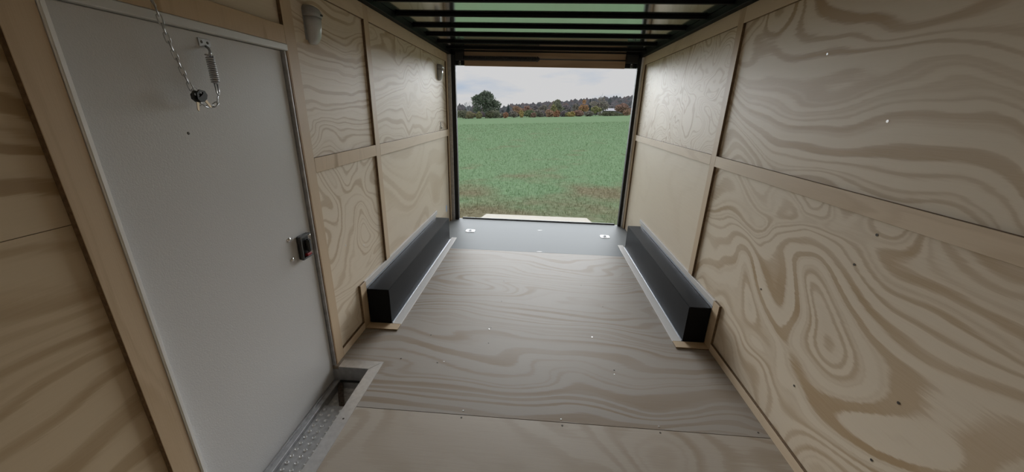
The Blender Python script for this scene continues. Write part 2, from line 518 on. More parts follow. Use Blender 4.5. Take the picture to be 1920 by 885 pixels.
def prism(name, poly, z0, z1, mat, parent):
    bm = bmesh.new()
    a = [bm.verts.new((x, y, z0)) for x, y in poly]; b = [bm.verts.new((x, y, z1)) for x, y in poly]
    bm.faces.new(a); bm.faces.new(b)
    for i in range(len(poly)):
        j = (i + 1) % len(poly)
        bm.faces.new((a[i], a[j], b[j], b[i]))
    return obj(name, bm, mat, parent)


ang = prism('edge_strip', [(SX1, SY0), (-0.889, SY0), (-0.889, 1.814), (SX1, 1.738)], 0.0004, 0.004, M['alu'], well)
prism('edge_strip', [(SX0, 1.742), (SX1 - 0.002, 1.742), (-0.893, 1.814), (SX0, 1.808)], 0.0004, 0.003, M['alu'], well)
box('side_flange', SX1, SX1 + 0.0025, SY0, 1.738, -0.118, 0.0002, M['alu'], well)
box('riser', SX0, SX1 - 0.001, SY1 - 0.004, SY1, -0.092, 0.0, M['alu_dull'], well)
box('riser_lip', SX0, SX1 - 0.001, SY1 - 0.012, SY1 - 0.002, -0.102, -0.093, M['dark_gap'], well)
box('riser', SX0, SX1 - 0.001, SY1 - 0.006, SY1, -0.150, -0.103, M['alu_dull'], well)
box('well_bottom', DX - 0.03, SX1 + 0.06, 0.80, SY1, -0.156, -0.1505, M['dirty_white'], well)
box('door_sill', DX + 0.002, -1.146, SY0, 1.742, -0.150, -0.098, M['alu_dull'], well, bevel=0.002)
box('sill_rib', DX + 0.004, DX + 0.012, SY0, 1.742, -0.0978, -0.088, M['alu_dull'], well)
box('jamb_foot', DX - 0.034, SX0 - 0.0005, SY1, 1.80, -0.155, -0.0195, M['alu_dull'], well)
bm = bmesh.new()
add_tube(bm, [(-1.138, 1.735, -0.118), (-1.095, 1.655, -0.125), (-1.045, 1.575, -0.128)], 0.017, 5)
obj('support_bar', bm, M['rusty'], well)
# tread plate with raised, punched dimples
TY1, TY0, TZ = 1.566, 0.845, -0.120
box('tread_plate', -1.1455, SX1 - 0.001, TY0, TY1, TZ - 0.006, TZ, M['alu_dull'], well)
dm = bmesh.new()
n8 = 10
r0 = [dm.verts.new((math.cos(2 * math.pi * k / n8) * 0.0100, math.sin(2 * math.pi * k / n8) * 0.0100, 0)) for k in range(n8)]
r1 = [dm.verts.new((math.cos(2 * math.pi * k / n8) * 0.0070, math.sin(2 * math.pi * k / n8) * 0.0070, 0.005)) for k in range(n8)]
r2 = [dm.verts.new((math.cos(2 * math.pi * k / n8) * 0.0035, math.sin(2 * math.pi * k / n8) * 0.0035, 0.0015)) for k in range(n8)]
for a, b in ((r0, r1), (r1, r2)):
    for k in range(n8): dm.faces.new((a[k], a[(k + 1) % n8], b[(k + 1) % n8], b[k]))
dm.faces.new(r2)
dimple_me = bpy.data.meshes.new('dimple'); dm.to_mesh(dimple_me); dm.free()
dimple_me.materials.append(M['dimple'])
row = 0
y = TY1 - 0.035
while y > TY0 + 0.02:
    for k in range(4):
        x = -1.124 + k * 0.046
        if x > SX1 - 0.018: continue
        o = bpy.data.objects.new('dimple', dimple_me); COL.objects.link(o)
        o.parent = well; o.location = Vector((x, y, TZ + 0.0003)) - well.location
    y -= 0.036; row += 1
for y in (1.37, 1.02):
    screw(well, (-0.915, y, 0.0048))

# ---- wheel boxes
def wheel_box(side, label):
    s = -1 if side == 'L' else 1
    wall = XL if side == 'L' else XR
    pan = PL if side == 'L' else PR
    xi = -1.002 if side == 'L' else 1.063           # inner face
    y0, y1, h = 2.232, 4.05, 0.272
    root = empty('wheel_box', ((wall + xi) / 2, (y0 + y1) / 2, 0), label, 'wheel box', 'wheel boxes along both walls')
    a, b = sorted((wall - s * 0.0005, xi))
    bm = bmesh.new(); add_box(bm, a, b, y0, y1, 0.0005, h, 0.004, 2)
    obj('cover', bm, M['box_black'], root)
    a, b = sorted((xi - s * 0.0005, xi - s * 0.010))
    box('flange', a, b, y0, y1, 0.0005, 0.010, M['caulk'], root, bevel=0.001)
    a, b = sorted((xi - s * 0.0105, xi - s * 0.072))
    box('floor_strip', a, b, y0 - 0.010, y1 + 0.06, 0.0005, 0.010, M['sky_sheen_strip'], root, bevel=0.001)
    a, b = sorted((xi - s * 0.072, wall - s * 0.0005))
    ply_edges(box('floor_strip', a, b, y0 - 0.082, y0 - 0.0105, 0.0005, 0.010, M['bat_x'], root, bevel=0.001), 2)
    # strips on the wall around the box
    a, b = sorted((wall, pan - s * 0.0005))
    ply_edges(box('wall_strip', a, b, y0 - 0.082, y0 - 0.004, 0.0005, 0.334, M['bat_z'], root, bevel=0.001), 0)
    box('wall_strip', a, b, y0 - 0.003, y1 + 0.07, h + 0.019, 0.334, M['sky_sheen_strip'], root, bevel=0.001)
    box('flange', a, b, y0, y1, h + 0.001, h + 0.018, M['caulk'], root)
    return root


wheel_box('L', 'long black wheel box against the left wall past the side door')
wheel_box('R', 'long black wheel box against the right wall opposite the side door')

# ---- wall lamps
def wall_lamp(y, label):
    root = empty('wall_lamp', (PL, y, 1.785), label, 'lamp', 'wall lamps on the left wall')

    def loft(name, secs, mat):
        bm = bmesh.new(); rings = []
        N = 12
        for z, w, d in secs:
            ring = []
            for k in range(N + 1):
                t = math.pi * k / N
                c, s_ = math.cos(t), math.sin(t)
                yy = math.copysign(abs(c) ** 0.55, c) * w / 2
                xx = abs(s_) ** 0.55 * d
                ring.append(bm.verts.new((PL + 0.0005 + xx, y + yy, z)))
            rings.append(ring)
        for a, b in zip(rings, rings[1:]):
            for k in range(N):
                bm.faces.new((a[k], a[k + 1], b[k + 1], b[k]))
            bm.faces.new((a[0], b[0], b[-1], a[-1]))
        bm.faces.new(rings[0]); bm.faces.new(rings[-1])
        o = obj(name, bm, mat, root)
        for p in o.data.polygons: p.use_smooth = len(p.vertices) == 4 and abs(p.normal.z) < 0.9
        return o
    loft('lens', [(1.784, 0.034, 0.016), (1.794, 0.058, 0.030), (1.817, 0.074, 0.043), (1.862, 0.083, 0.052), (1.9055, 0.087, 0.055)], M['lens'])
    loft('lamp_base', [(1.906, 0.093, 0.059), (1.930, 0.093, 0.058), (1.946, 0.086, 0.050), (1.955, 0.066, 0.036)], M['lamp_base'])
    bm = bmesh.new(); add_box(bm, PL + 0.0005, PL + 0.0035, y - 0.048, y + 0.048, 1.80, 1.94)
    obj('backplate', bm, M['lamp_base'], root)
    bm = bmesh.new(); add_box(bm, PL + 0.0595, PL + 0.0645, y + 0.010, y + 0.026, 1.914, 1.923, 0.001)
    obj('switch', bm, M['black_plastic'], root)


wall_lamp(2.005, 'grey wall lamp nearest the side door, high on the left wall')
wall_lamp(4.48, 'small grey wall lamp by the rear doorway, high on the left wall')

# ---- small fittings on the left wall near the rear
root = empty('wall_hook', (PL, 4.50, 1.255), 'tiny metal hook on the left wall below the rear lamp', 'hook')
box('plate', PL + 0.0005, PL + 0.003, 4.490, 4.510, 1.250, 1.330, M['screw'], root)
box('hook_arm', PL + 0.003, PL + 0.022, 4.496, 4.504, 1.256, 1.264, M['screw'], root)
st = box('sticker', PL + 0.0005, PL + 0.0012, 4.61, 4.66, 0.18, 0.265, M['sticker'])
setp(st, 'small light blue sticker low on the left wall by the rear doorway', 'sticker')

# ---- recessed tie-down rings
def tie_down(x, y, label):
    root = empty('tie_down_ring', (x, y, 0), label, 'tie-down', 'recessed tie-down rings in the rear floor')
    bm = bmesh.new()
    outer = [(-0.055, -0.045), (0.055, -0.045), (0.055, 0.045), (-0.055, 0.045)]
    n = 16
    vo0, vi, vo1 = [], [], []
    for k in range(n):
        t = 2 * math.pi * (k + 0.5) / n
        c, s_ = math.cos(t), math.sin(t)
        f = 1 / max(abs(c) / 0.056, abs(s_) / 0.046)
        vo0.append(bm.verts.new((x + c * f, y + s_ * f, 0.0004)))
        vo1.append(bm.verts.new((x + c * f * 0.97, y + s_ * f * 0.97, 0.005)))
        vi.append(bm.verts.new((x + c * 0.034, y + s_ * 0.034, 0.005)))
    for k in range(n):
        j = (k + 1) % n
        bm.faces.new((vo0[k], vo0[j], vo1[j], vo1[k])); bm.faces.new((vo1[k], vo1[j], vi[j], vi[k]))
    obj('plate', bm, M['zinc'], root)
    bm = bmesh.new()
    bmesh.ops.create_cone(bm, cap_ends=True, segments=16, radius1=0.033, radius2=0.033, depth=0.0015)
    for v in bm.verts: v.co += Vector((x, y, 0.0016))
    obj('cup', bm, M['grey_plastic'], root)
    pts = [(x + math.cos(2 * math.pi * k / 14) * 0.024, y + math.sin(2 * math.pi * k / 14) * 0.024, 0.007) for k in range(14)]
    tube('ring', pts, 0.0045, M['zinc'], root, 6, True)
    for dx in (-0.046, 0.046): screw(root, (x + dx, y, 0.0058))


tie_down(-0.818, 4.41, 'recessed steel tie-down ring in the floor near the left rear post')
tie_down(0.893, 4.42, 'recessed steel tie-down ring in the floor near the right rear post')

# ---- ramp spring over the rear doorway
root = empty('ramp_spring', (0.02, 4.885, 2.03), 'black coil spring on a steel rod under the rear header', 'spring')
bm = bmesh.new()
pts = []
N = 60
for k in range(N * 8 + 1):
    t = 2 * math.pi * k / 8
    pts.append((-0.955 + 0.893 * k / (N * 8), 4.888 + math.cos(t) * 0.022, 2.072 + math.sin(t) * 0.022))
add_tube(bm, pts, 0.0072, 5)
obj('coil', bm, M['black_metal'], root, smooth=True)
tube('rod', [(-0.962, 4.888, 2.072), (1.004, 4.888, 2.072)], 0.008, M['screw'], root, 8)
tube('end_cone', [(-0.062, 4.888, 2.072), (-0.055, 4.888, 2.072), (-0.03, 4.888, 2.072)], [0.031, 0.031, 0.014], M['black_metal'], root, 12)
for s, xa, xb in ((-1, -1.062, -0.963), (1, 1.007, 1.143)):
    bm = bmesh.new()
    add_box(bm, xa, xb, 4.862, 4.927, 2.045, 2.135, 0.004)
    br = obj('bracket', bm, M['black_metal'], root)
    xm = (xa + xb) / 2
    tube('cable_drum', [(xm - 0.012, 4.895, 2.02), (xm + 0.012, 4.895, 2.02)], 0.026, M['grey_plastic'], br, 14)
    tube('bolt', [(xm - s * 0.01, 4.860, 2.03), (xm - s * 0.01, 4.850, 2.03)], 0.008, M['zinc'], br, 8)

# ---- ramp lowered to the grass
ramp = empty('ramp_door', (0.03, 6.0, -0.58), 'lowered wooden ramp door with a narrower pale flap resting on the grass', 'ramp')


def slab(name, poly, th, mat, parent):
    """poly: top face corners (x, y, z); thickness downwards"""
    bm = bmesh.new()
    a = [bm.verts.new(p) for p in poly]; b = [bm.verts.new((p[0], p[1], p[2] - th)) for p in poly]
    bm.faces.new(a); bm.faces.new(b)
    for i in range(len(poly)):
        j = (i + 1) % len(poly)
        bm.faces.new((a[i], a[j], b[j], b[i]))
    return obj(name, bm, mat, parent)


rm = plywood('ramp plywood', 'X', 77, rings=5, contrast=0.35, light=(0.36, 0.315, 0.24), dark=(0.30, 0.245, 0.17), spec=0.03)
slab('ramp_panel', [(-1.10, 4.995, -0.012), (1.18, 4.995, -0.012), (1.18, 6.74, -0.527), (-1.10, 6.74, -0.527)], 0.03, rm, ramp)
slab('flap', [(-1.06, 6.75, -0.527), (1.11, 6.75, -0.527), (1.045, 7.15, -0.545), (-0.99, 7.15, -0.545)], 0.018, rm, ramp)
tube('hinge', [(-1.05, 6.745, -0.532), (1.1, 6.745, -0.532)], 0.006, M['black_metal'], ramp, 6)
tube('hinge', [(-1.08, 4.99, -0.02), (1.16, 4.99, -0.02)], 0.004, M['black_metal'], ramp, 6)

# ---- door chain with spring and keys
chain = empty('door_chain', (-1.14, 1.24, 1.48), 'zinc door limit chain with spring hanging across the side door', 'chain')


def link_mesh(L=0.029, W=0.0112, r=0.0019):
    bm = bmesh.new(); pts = []
    for k in range(12):
        t = 2 * math.pi * k / 12
        c, s_ = math.cos(t), math.sin(t)
        pts.append((math.copysign(L / 2 - W / 2, c) + c * W / 2 if abs(c) > 1e-6 else 0, s_ * W / 2, 0))
    add_tube(bm, pts, r, 5, True)
    for f in bm.faces: f.smooth = True
    me = bpy.data.meshes.new('chain_link'); bm.to_mesh(me); bm.free()
    me.materials.append(M['zinc'])
    return me


LME = link_mesh()


def polyline(pts, step):
    pts = [Vector(p) for p in pts]
    out = []; acc = 0.0; nxt = step / 2
    for a, b in zip(pts, pts[1:]):
        d = (b - a).length
        while nxt <= acc + d:
            out.append((a + (b - a) * ((nxt - acc) / d), (b - a).normalized())); nxt += step
        acc += d
    return out


def run_chain(pts):
    for i, (p, t) in enumerate(polyline(pts, 0.0235)):
        o = bpy.data.objects.new('chain_link', LME); COL.objects.link(o)
        o.parent = chain; o.location = p - chain.location
        q = t.to_track_quat('X', 'Z')
        o.rotation_mode = 'QUATERNION'
        o.rotation_quaternion = q @ Matrix.Rotation(math.radians(90 * (i % 2) + 40), 3, 'X').to_quaternion()


CX = -1.140
run_chain([(XL + 0.004, 1.150, 1.803), (CX, 1.153, 1.763), (CX, 1.168, 1.672), (CX, 1.193, 1.577), (CX, 1.210, 1.527), (CX, 1.221, 1.497),
           (CX, 1.244, 1.484), (CX, 1.276, 1.482), (CX, 1.298, 1.496), (CX, 1.308, 1.524)])
box('eye_plate', XL + 0.0005, XL + 0.003, 1.135, 1.165, 1.79, 1.815, M['zinc'], chain)
pl = box('anchor_plate', DX + 0.0005, DX + 0.004, 1.318, 1.366, 1.678, 1.704, M['zinc'], chain, bevel=0.001)
for yy in (1.330, 1.354):
    screw(chain, (DX + 0.0045, yy, 1.692), RX)
bm = bmesh.new()
add_tube(bm, [(DX + 0.004, 1.344, 1.680), (DX + 0.018, 1.338, 1.672), (DX + 0.034, 1.322, 1.660), (CX, 1.310, 1.645)], 0.0045, 7)
obj('rod', bm, M['zinc'], chain, smooth=True)
tube('cross_pin', [(CX, 1.292, 1.648), (CX, 1.326, 1.646)], 0.003, M['zinc'], chain, 6)
bm = bmesh.new()
A, B = Vector((CX, 1.309, 1.644)), Vector((CX, 1.309, 1.560))
pts = [A + (B - A) * (k / 96) + Vector((math.cos(k * math.pi / 4) * 0.0105, math.sin(k * math.pi / 4) * 0.0105, 0)) for k in range(97)]
add_tube(bm, pts, 0.0030, 5)
obj('spring', bm, M['zinc'], chain, smooth=True)
bm = bmesh.new()
add_tube(bm, [(CX, 1.303, 1.560), (CX, 1.304, 1.528), (CX, 1.309, 1.520), (CX, 1.314, 1.528), (CX, 1.315, 1.560)], 0.0025, 6)
obj('shackle', bm, M['zinc'], chain, smooth=True)

keys = empty('key_bunch', (CX + 0.006, 1.212, 1.46), 'two black headed keys hanging on the door chain', 'keys')
KP = Vector((CX + 0.006, 1.212, 1.530))
pts = [KP + Vector((0.002 * math.cos(t), math.sin(t) * 0.011, math.cos(t) * 0.011)) for t in [2 * math.pi * k / 14 for k in range(14)]]
tube('key_ring', pts, 0.0011, M['zinc'], keys, 5, True)


def key(angle, dx):
    """a key hanging from the ring: plastic head with a slot, metal blade"""
    rot = Matrix.Rotation(angle, 3, 'X')
    org = KP + Vector((dx, 0, -0.004))

    def T(y, z, x=0): return org + rot @ Vector((x, y, z))
    outl = [(-0.009, 0.004), (0.009, 0.004), (0.021, -0.010), (0.019, -0.024), (0.007, -0.031), (-0.007, -0.031), (-0.019, -0.024), (-0.021, -0.010)]
    hole = [(-0.006, -0.003), (0.006, -0.003), (0.012, -0.007), (0.011, -0.011), (0.004, -0.012), (-0.004, -0.012), (-0.011, -0.011), (-0.012, -0.007)]
    bm = bmesh.new(); R = []
    for x in (-0.0028, 0.0028):
        R.append(([bm.verts.new(T(y, z, x)) for y, z in outl], [bm.verts.new(T(y, z, x)) for y, z in hole]))
    for k in range(8):
        j = (k + 1) % 8
        for s in (0, 1): bm.faces.new((R[s][0][k], R[s][0][j], R[s][1][j], R[s][1][k]))
        for s in (0, 1): bm.faces.new((R[0][s][k], R[0][s][j], R[1][s][j], R[1][s][k]))
    head = obj('key_head', bm, M['black_plastic'], keys)
    bm = bmesh.new()
    prof = [(-0.0045, -0.0305), (0.0045, -0.0305), (0.0045, -0.040), (0.003, -0.043), (0.0045, -0.046), (0.0028, -0.050), (0.004, -0.054), (0.0, -0.060), (-0.0045, -0.056)]
    a = [bm.verts.new(T(y, z, -0.0011)) for y, z in prof]; b = [bm.verts.new(T(y, z, 0.0011)) for y, z in prof]
    bm.faces.new(a); bm.faces.new(b)
    for k in range(len(prof)):
        j = (k + 1) % len(prof); bm.faces.new((a[k], a[j], b[j], b[k]))
    obj('blade', bm, M['brass'], head)


key(math.radians(-8), 0.004)
key(math.radians(38), 0.011)

# ------------------------------------------------------------------ outside
def gz(x, y):
    xx = max(-70, min(70, x))
    z = -0.502 + 0.044 * xx * min(1, max(0, (y - 5) / 10)) - 0.0097 * max(y, 0)
    if y > 200: z = z + 0.0097 * (y - 200) - 0.012 * (y - 200)
    return z


gm, n_, l_, b_ = new_mat('field turf')
g_ = n_.new('ShaderNodeNewGeometry')


def _noise(scale, detail, vscale=(1, 1, 1)):
    mp = n_.new('ShaderNodeMapping'); mp.inputs['Scale'].default_value = vscale
    t = n_.new('ShaderNodeTexNoise'); t.inputs['Scale'].default_value = scale; t.inputs['Detail'].default_value = detail
    l_.new(g_.outputs['Position'], mp.inputs['Vector']); l_.new(mp.outputs['Vector'], t.inputs['Vector'])
    return t.outputs['Fac']


def _ramp(fac, stops):
    r = n_.new('ShaderNodeValToRGB'); e = r.color_ramp.elements
    e[0].position, e[0].color = stops[0][0], (*stops[0][1], 1)
    e[1].position, e[1].color = stops[-1][0], (*stops[-1][1], 1)
    for p, c in stops[1:-1]:
        q = e.new(p); q.color = (*c, 1)
    l_.new(fac, r.inputs['Fac'])
    return r.outputs['Color']


def turf_nodes(b, thin):
    k_ = 1.55 if thin else 1.0
    kk = lambda c: tuple(v * k_ for v in c)
    patch = _noise(0.55, 4.0, (1.0, 1.0, 1))
    tuft = _noise(9.0, 5.0)
    col_g = _ramp(tuft, [(0.30, kk((0.135, 0.21, 0.11))), (0.5, kk((0.195, 0.285, 0.168))), (0.7, kk((0.235, 0.34, 0.195)))])
    col_b = _ramp(tuft, [(0.30, kk((0.16, 0.14, 0.09))), (0.55, kk((0.235, 0.215, 0.14))), (0.75, kk((0.31, 0.285, 0.20)))])
    # the worn, dry strip lies close to the trailer (real wear of the turf)
    sep = n_.new('ShaderNodeSeparateXYZ'); l_.new(g_.outputs['Position'], sep.inputs[0])
    mr = n_.new('ShaderNodeMapRange')
    mr.inputs['From Min'].default_value = 6.5; mr.inputs['From Max'].default_value = 15.0
    mr.inputs['To Min'].default_value = 0.24; mr.inputs['To Max'].default_value = -0.10
    l_.new(sep.outputs['Y'], mr.inputs['Value'])
    ad = n_.new('ShaderNodeMath'); ad.operation = 'ADD'
    l_.new(patch, ad.inputs[0]); l_.new(mr.outputs[0], ad.inputs[1])
    k = _ramp(ad.outputs[0], [(0.48, (0, 0, 0)), (0.76, (1, 1, 1))])
    mx = n_.new('ShaderNodeMix'); mx.data_type = 'RGBA'
    l_.new(k, mx.inputs['Factor']); l_.new(col_g, mx.inputs['A']); l_.new(col_b, mx.inputs['B'])
    l_.new(mx.outputs['Result'], b.inputs['Base Color'])
    b.inputs['Roughness'].default_value = 0.9
    b.inputs['Specular IOR Level'].default_value = 0.0


turf_nodes(b_, False)
bm = bmesh.new()
ysteps = [-8, 0, 5, 6, 8, 10, 12, 15, 20, 30, 45, 65, 90, 120, 150, 180, 200, 215, 240, 300, 420, 620]
xsteps = [-420, -200, -110, -70, -40, -25, -15, -8, -4, -2, 0, 2, 4, 8, 15, 25, 40, 70, 110, 200, 420]
grid = [[bm.verts.new((x, y, gz(x, y))) for x in xsteps] for y in ysteps]
for a, b in zip(grid, grid[1:]):
    for k in range(len(xsteps) - 1):
        bm.faces.new((a[k], a[k + 1], b[k + 1], b[k]))
ground = obj('ground', bm, gm, None, smooth=True, origin='world')
setp(ground, 'wide green grass field sloping away behind the trailer', 'field', kind='structure')

# grass blades near the trailer
n_, l_ = None, None
bladem, n_, l_, bb_ = new_mat('grass blades')
g_ = n_.new('ShaderNodeNewGeometry')
turf_nodes(bb_, True)
rnd = random.Random(3)
vs, fs = [], []
for i in range(90000):
    u = rnd.random()
    y = 5.6 + 75 * u ** 2.6
    hw = 3.0 + y * 0.42
    x = rnd.uniform(-hw, hw) + 0.03 * y
    if y < 7.3 and -1.3 < x < 1.35: continue
    z = gz(x, y)
    h = rnd.uniform(0.025, 0.085) * (1 + 0.02 * y); w = rnd.uniform(0.004, 0.008) * (1 + 0.09 * y)
    a = rnd.uniform(0, 6.283); lean = rnd.uniform(0.1, 0.9) * h; la = rnd.uniform(0, 6.283)
    dx, dy = math.cos(a) * w / 2, math.sin(a) * w / 2
    k = len(vs)
    vs += [(x - dx, y - dy, z - 0.005), (x + dx, y + dy, z - 0.005),
           (x + math.cos(la) * lean, y + math.sin(la) * lean, z + h)]
    fs.append((k, k + 1, k + 2))
me = bpy.data.meshes.new('grass'); me.from_pydata(vs, [], fs); me.materials.append(bladem)
grass = bpy.data.objects.new('grass', me); COL.objects.link(grass)
setp(grass, 'short patchy grass blades on the field just beyond the ramp', 'grass', kind='stuff')

# ---- wooded hill behind the field
def ridge(x):      # height of the bare ridge at y = 560
    r = x / 560.0
    return 1.5 + 560 * (0.0117 + 0.091 * r + 0.04 * r * r) - 5.5 - 260 * max(0, -0.075 - r)


hillm = plain('leaf covered hill soil', (0.085, 0.085, 0.09), 0.95, var=0.3, vscale=0.08)
bm = bmesh.new()
rows = []
for y, f in ((330, 0.0), (400, 0.30), (480, 0.72), (560, 1.0), (640, 0.9), (760, 0.4)):
    rows.append([bm.verts.new((x, y, -6 + (max(ridge(x * 560 / y), -9) + 6) * f)) for x in range(-420, 441, 30)])
for a, b in zip(rows, rows[1:]):
    for k in range(len(a) - 1): bm.faces.new((a[k], a[k + 1], b[k + 1], b[k]))
hill = obj('hill', bm, hillm, None, smooth=True, origin='world')
setp(hill, 'long wooded hill rising to the right on the horizon', 'hill', kind='structure')

forestm, n_, l_, fb_ = new_mat('late autumn forest')
g_ = n_.new('ShaderNodeNewGeometry')
fc = _ramp(_noise(0.045, 3.0), [(0.32, (0.10, 0.12, 0.12)), (0.45, (0.17, 0.175, 0.185)), (0.56, (0.20, 0.185, 0.20)), (0.68, (0.24, 0.18, 0.15))])
l_.new(fc, fb_.inputs['Base Color']); fb_.inputs['Roughness'].default_value = 1.0
fb_.inputs['Specular IOR Level'].default_value = 0.0
rnd = random.Random(11)
ico = bmesh.new(); bmesh.ops.create_icosphere(ico, subdivisions=1, radius=1.0)
ico.verts.ensure_lookup_table()
iv = [v.co.copy() for v in ico.verts]; ifc = [[v.index for v in f.verts] for f in ico.faces]; ico.free()
vs, fs = [], []
hrow = [(330, 0.0), (400, 0.30), (480, 0.72), (560, 1.0), (640, 0.9)]


def hill_z(x, y):
    for (ya, fa), (yb, fb) in zip(hrow, hrow[1:]):
        if ya <= y <= yb:
            f = fa + (fb - fa) * (y - ya) / (yb - ya)
            return -6 + (max(ridge(x * 560 / y), -9) + 6) * f
    return 0


for i in range(4200):
    y = rnd.uniform(335, 575); x = rnd.uniform(-190, 210) * y / 560
    z = hill_z(x, y)
    r = rnd.uniform(2.2, 4.2); hh = rnd.uniform(0.9, 1.5) * r
    k = len(vs)
    for c in iv:
        j = rnd.uniform(0.75, 1.2)
        vs.append((x + c.x * r * j, y + c.y * r * j, z + hh * 0.7 + c.z * hh * j))
    fs += [[k + q for q in f] for f in ifc]
me = bpy.data.meshes.new('hillside_forest'); me.from_pydata(vs, [], fs); me.materials.append(forestm)
fo = bpy.data.objects.new('hillside_forest', me); COL.objects.link(fo)
setp(fo, 'dark grey late autumn forest covering the distant hill', 'forest', kind='stuff')

# ---- barn with the pale roof
barn = empty('barn', (46.5, 262, gz(46, 262)), 'low barn with a pale roof behind the hedge on the right', 'building')
bx, by, bz = 47.3, 262, 0.0
wallm = plain('barn wall', (0.20, 0.19, 0.18), 0.8); roofm = plain('pale metal roof', (0.62, 0.60, 0.68), 0.5)
box('wall', bx - 5.2, bx + 5.2, by, by + 7, gz(46, 262), 1.7, wallm, barn)
slab('roof', [(bx - 5.6, by - 0.5, 1.75), (bx + 5.6, by - 0.5, 1.75), (bx + 5.6, by + 3.5, 3.35), (bx - 5.6, by + 3.5, 3.35)], 0.12, roofm, barn)
slab('roof', [(bx - 5.6, by + 7.5, 1.75), (bx + 5.6, by + 7.5, 1.75), (bx + 5.6, by + 3.5, 3.35), (bx - 5.6, by + 3.5, 3.35)], 0.12, roofm, barn)

# ---- trees and bushes along the far edge of the field
LEAF = {'greyolive': (0.24, 0.25, 0.17), 'ochre': (0.34, 0.29, 0.16), 'twig': (0.26, 0.28, 0.33), 'oakgreen': (0.15, 0.19, 0.135),
        'yellowolive': (0.33, 0.32, 0.13), 'darkolive': (0.17, 0.18, 0.10), 'greybrown': (0.28, 0.25, 0.22), 'rust': (0.44, 0.21, 0.11),
        'pine': (0.085, 0.115, 0.125), 'dullorange': (0.44, 0.27, 0.17), 'yellow': (0.52, 0.39, 0.11), 'redbrown': (0.38, 0.22, 0.17),
        'midgreen': (0.22, 0.27, 0.14), 'purplegrey': (0.25, 0.22, 0.25), 'orange': (0.52, 0.29, 0.13)}
LM_ = {}


def leaf_mat(k):
    if k not in LM_:
        LM_[k] = plain(k + ' foliage', tuple(min(0.7, (0.68 * c + 0.32 * sum(LEAF[k]) / 3) * 1.3) for c in LEAF[k]), 0.95, spec=0.0, var=0.3, vscale=0.9)  # foliage colours lifted to carry the haze of distance
    return LM_[k]


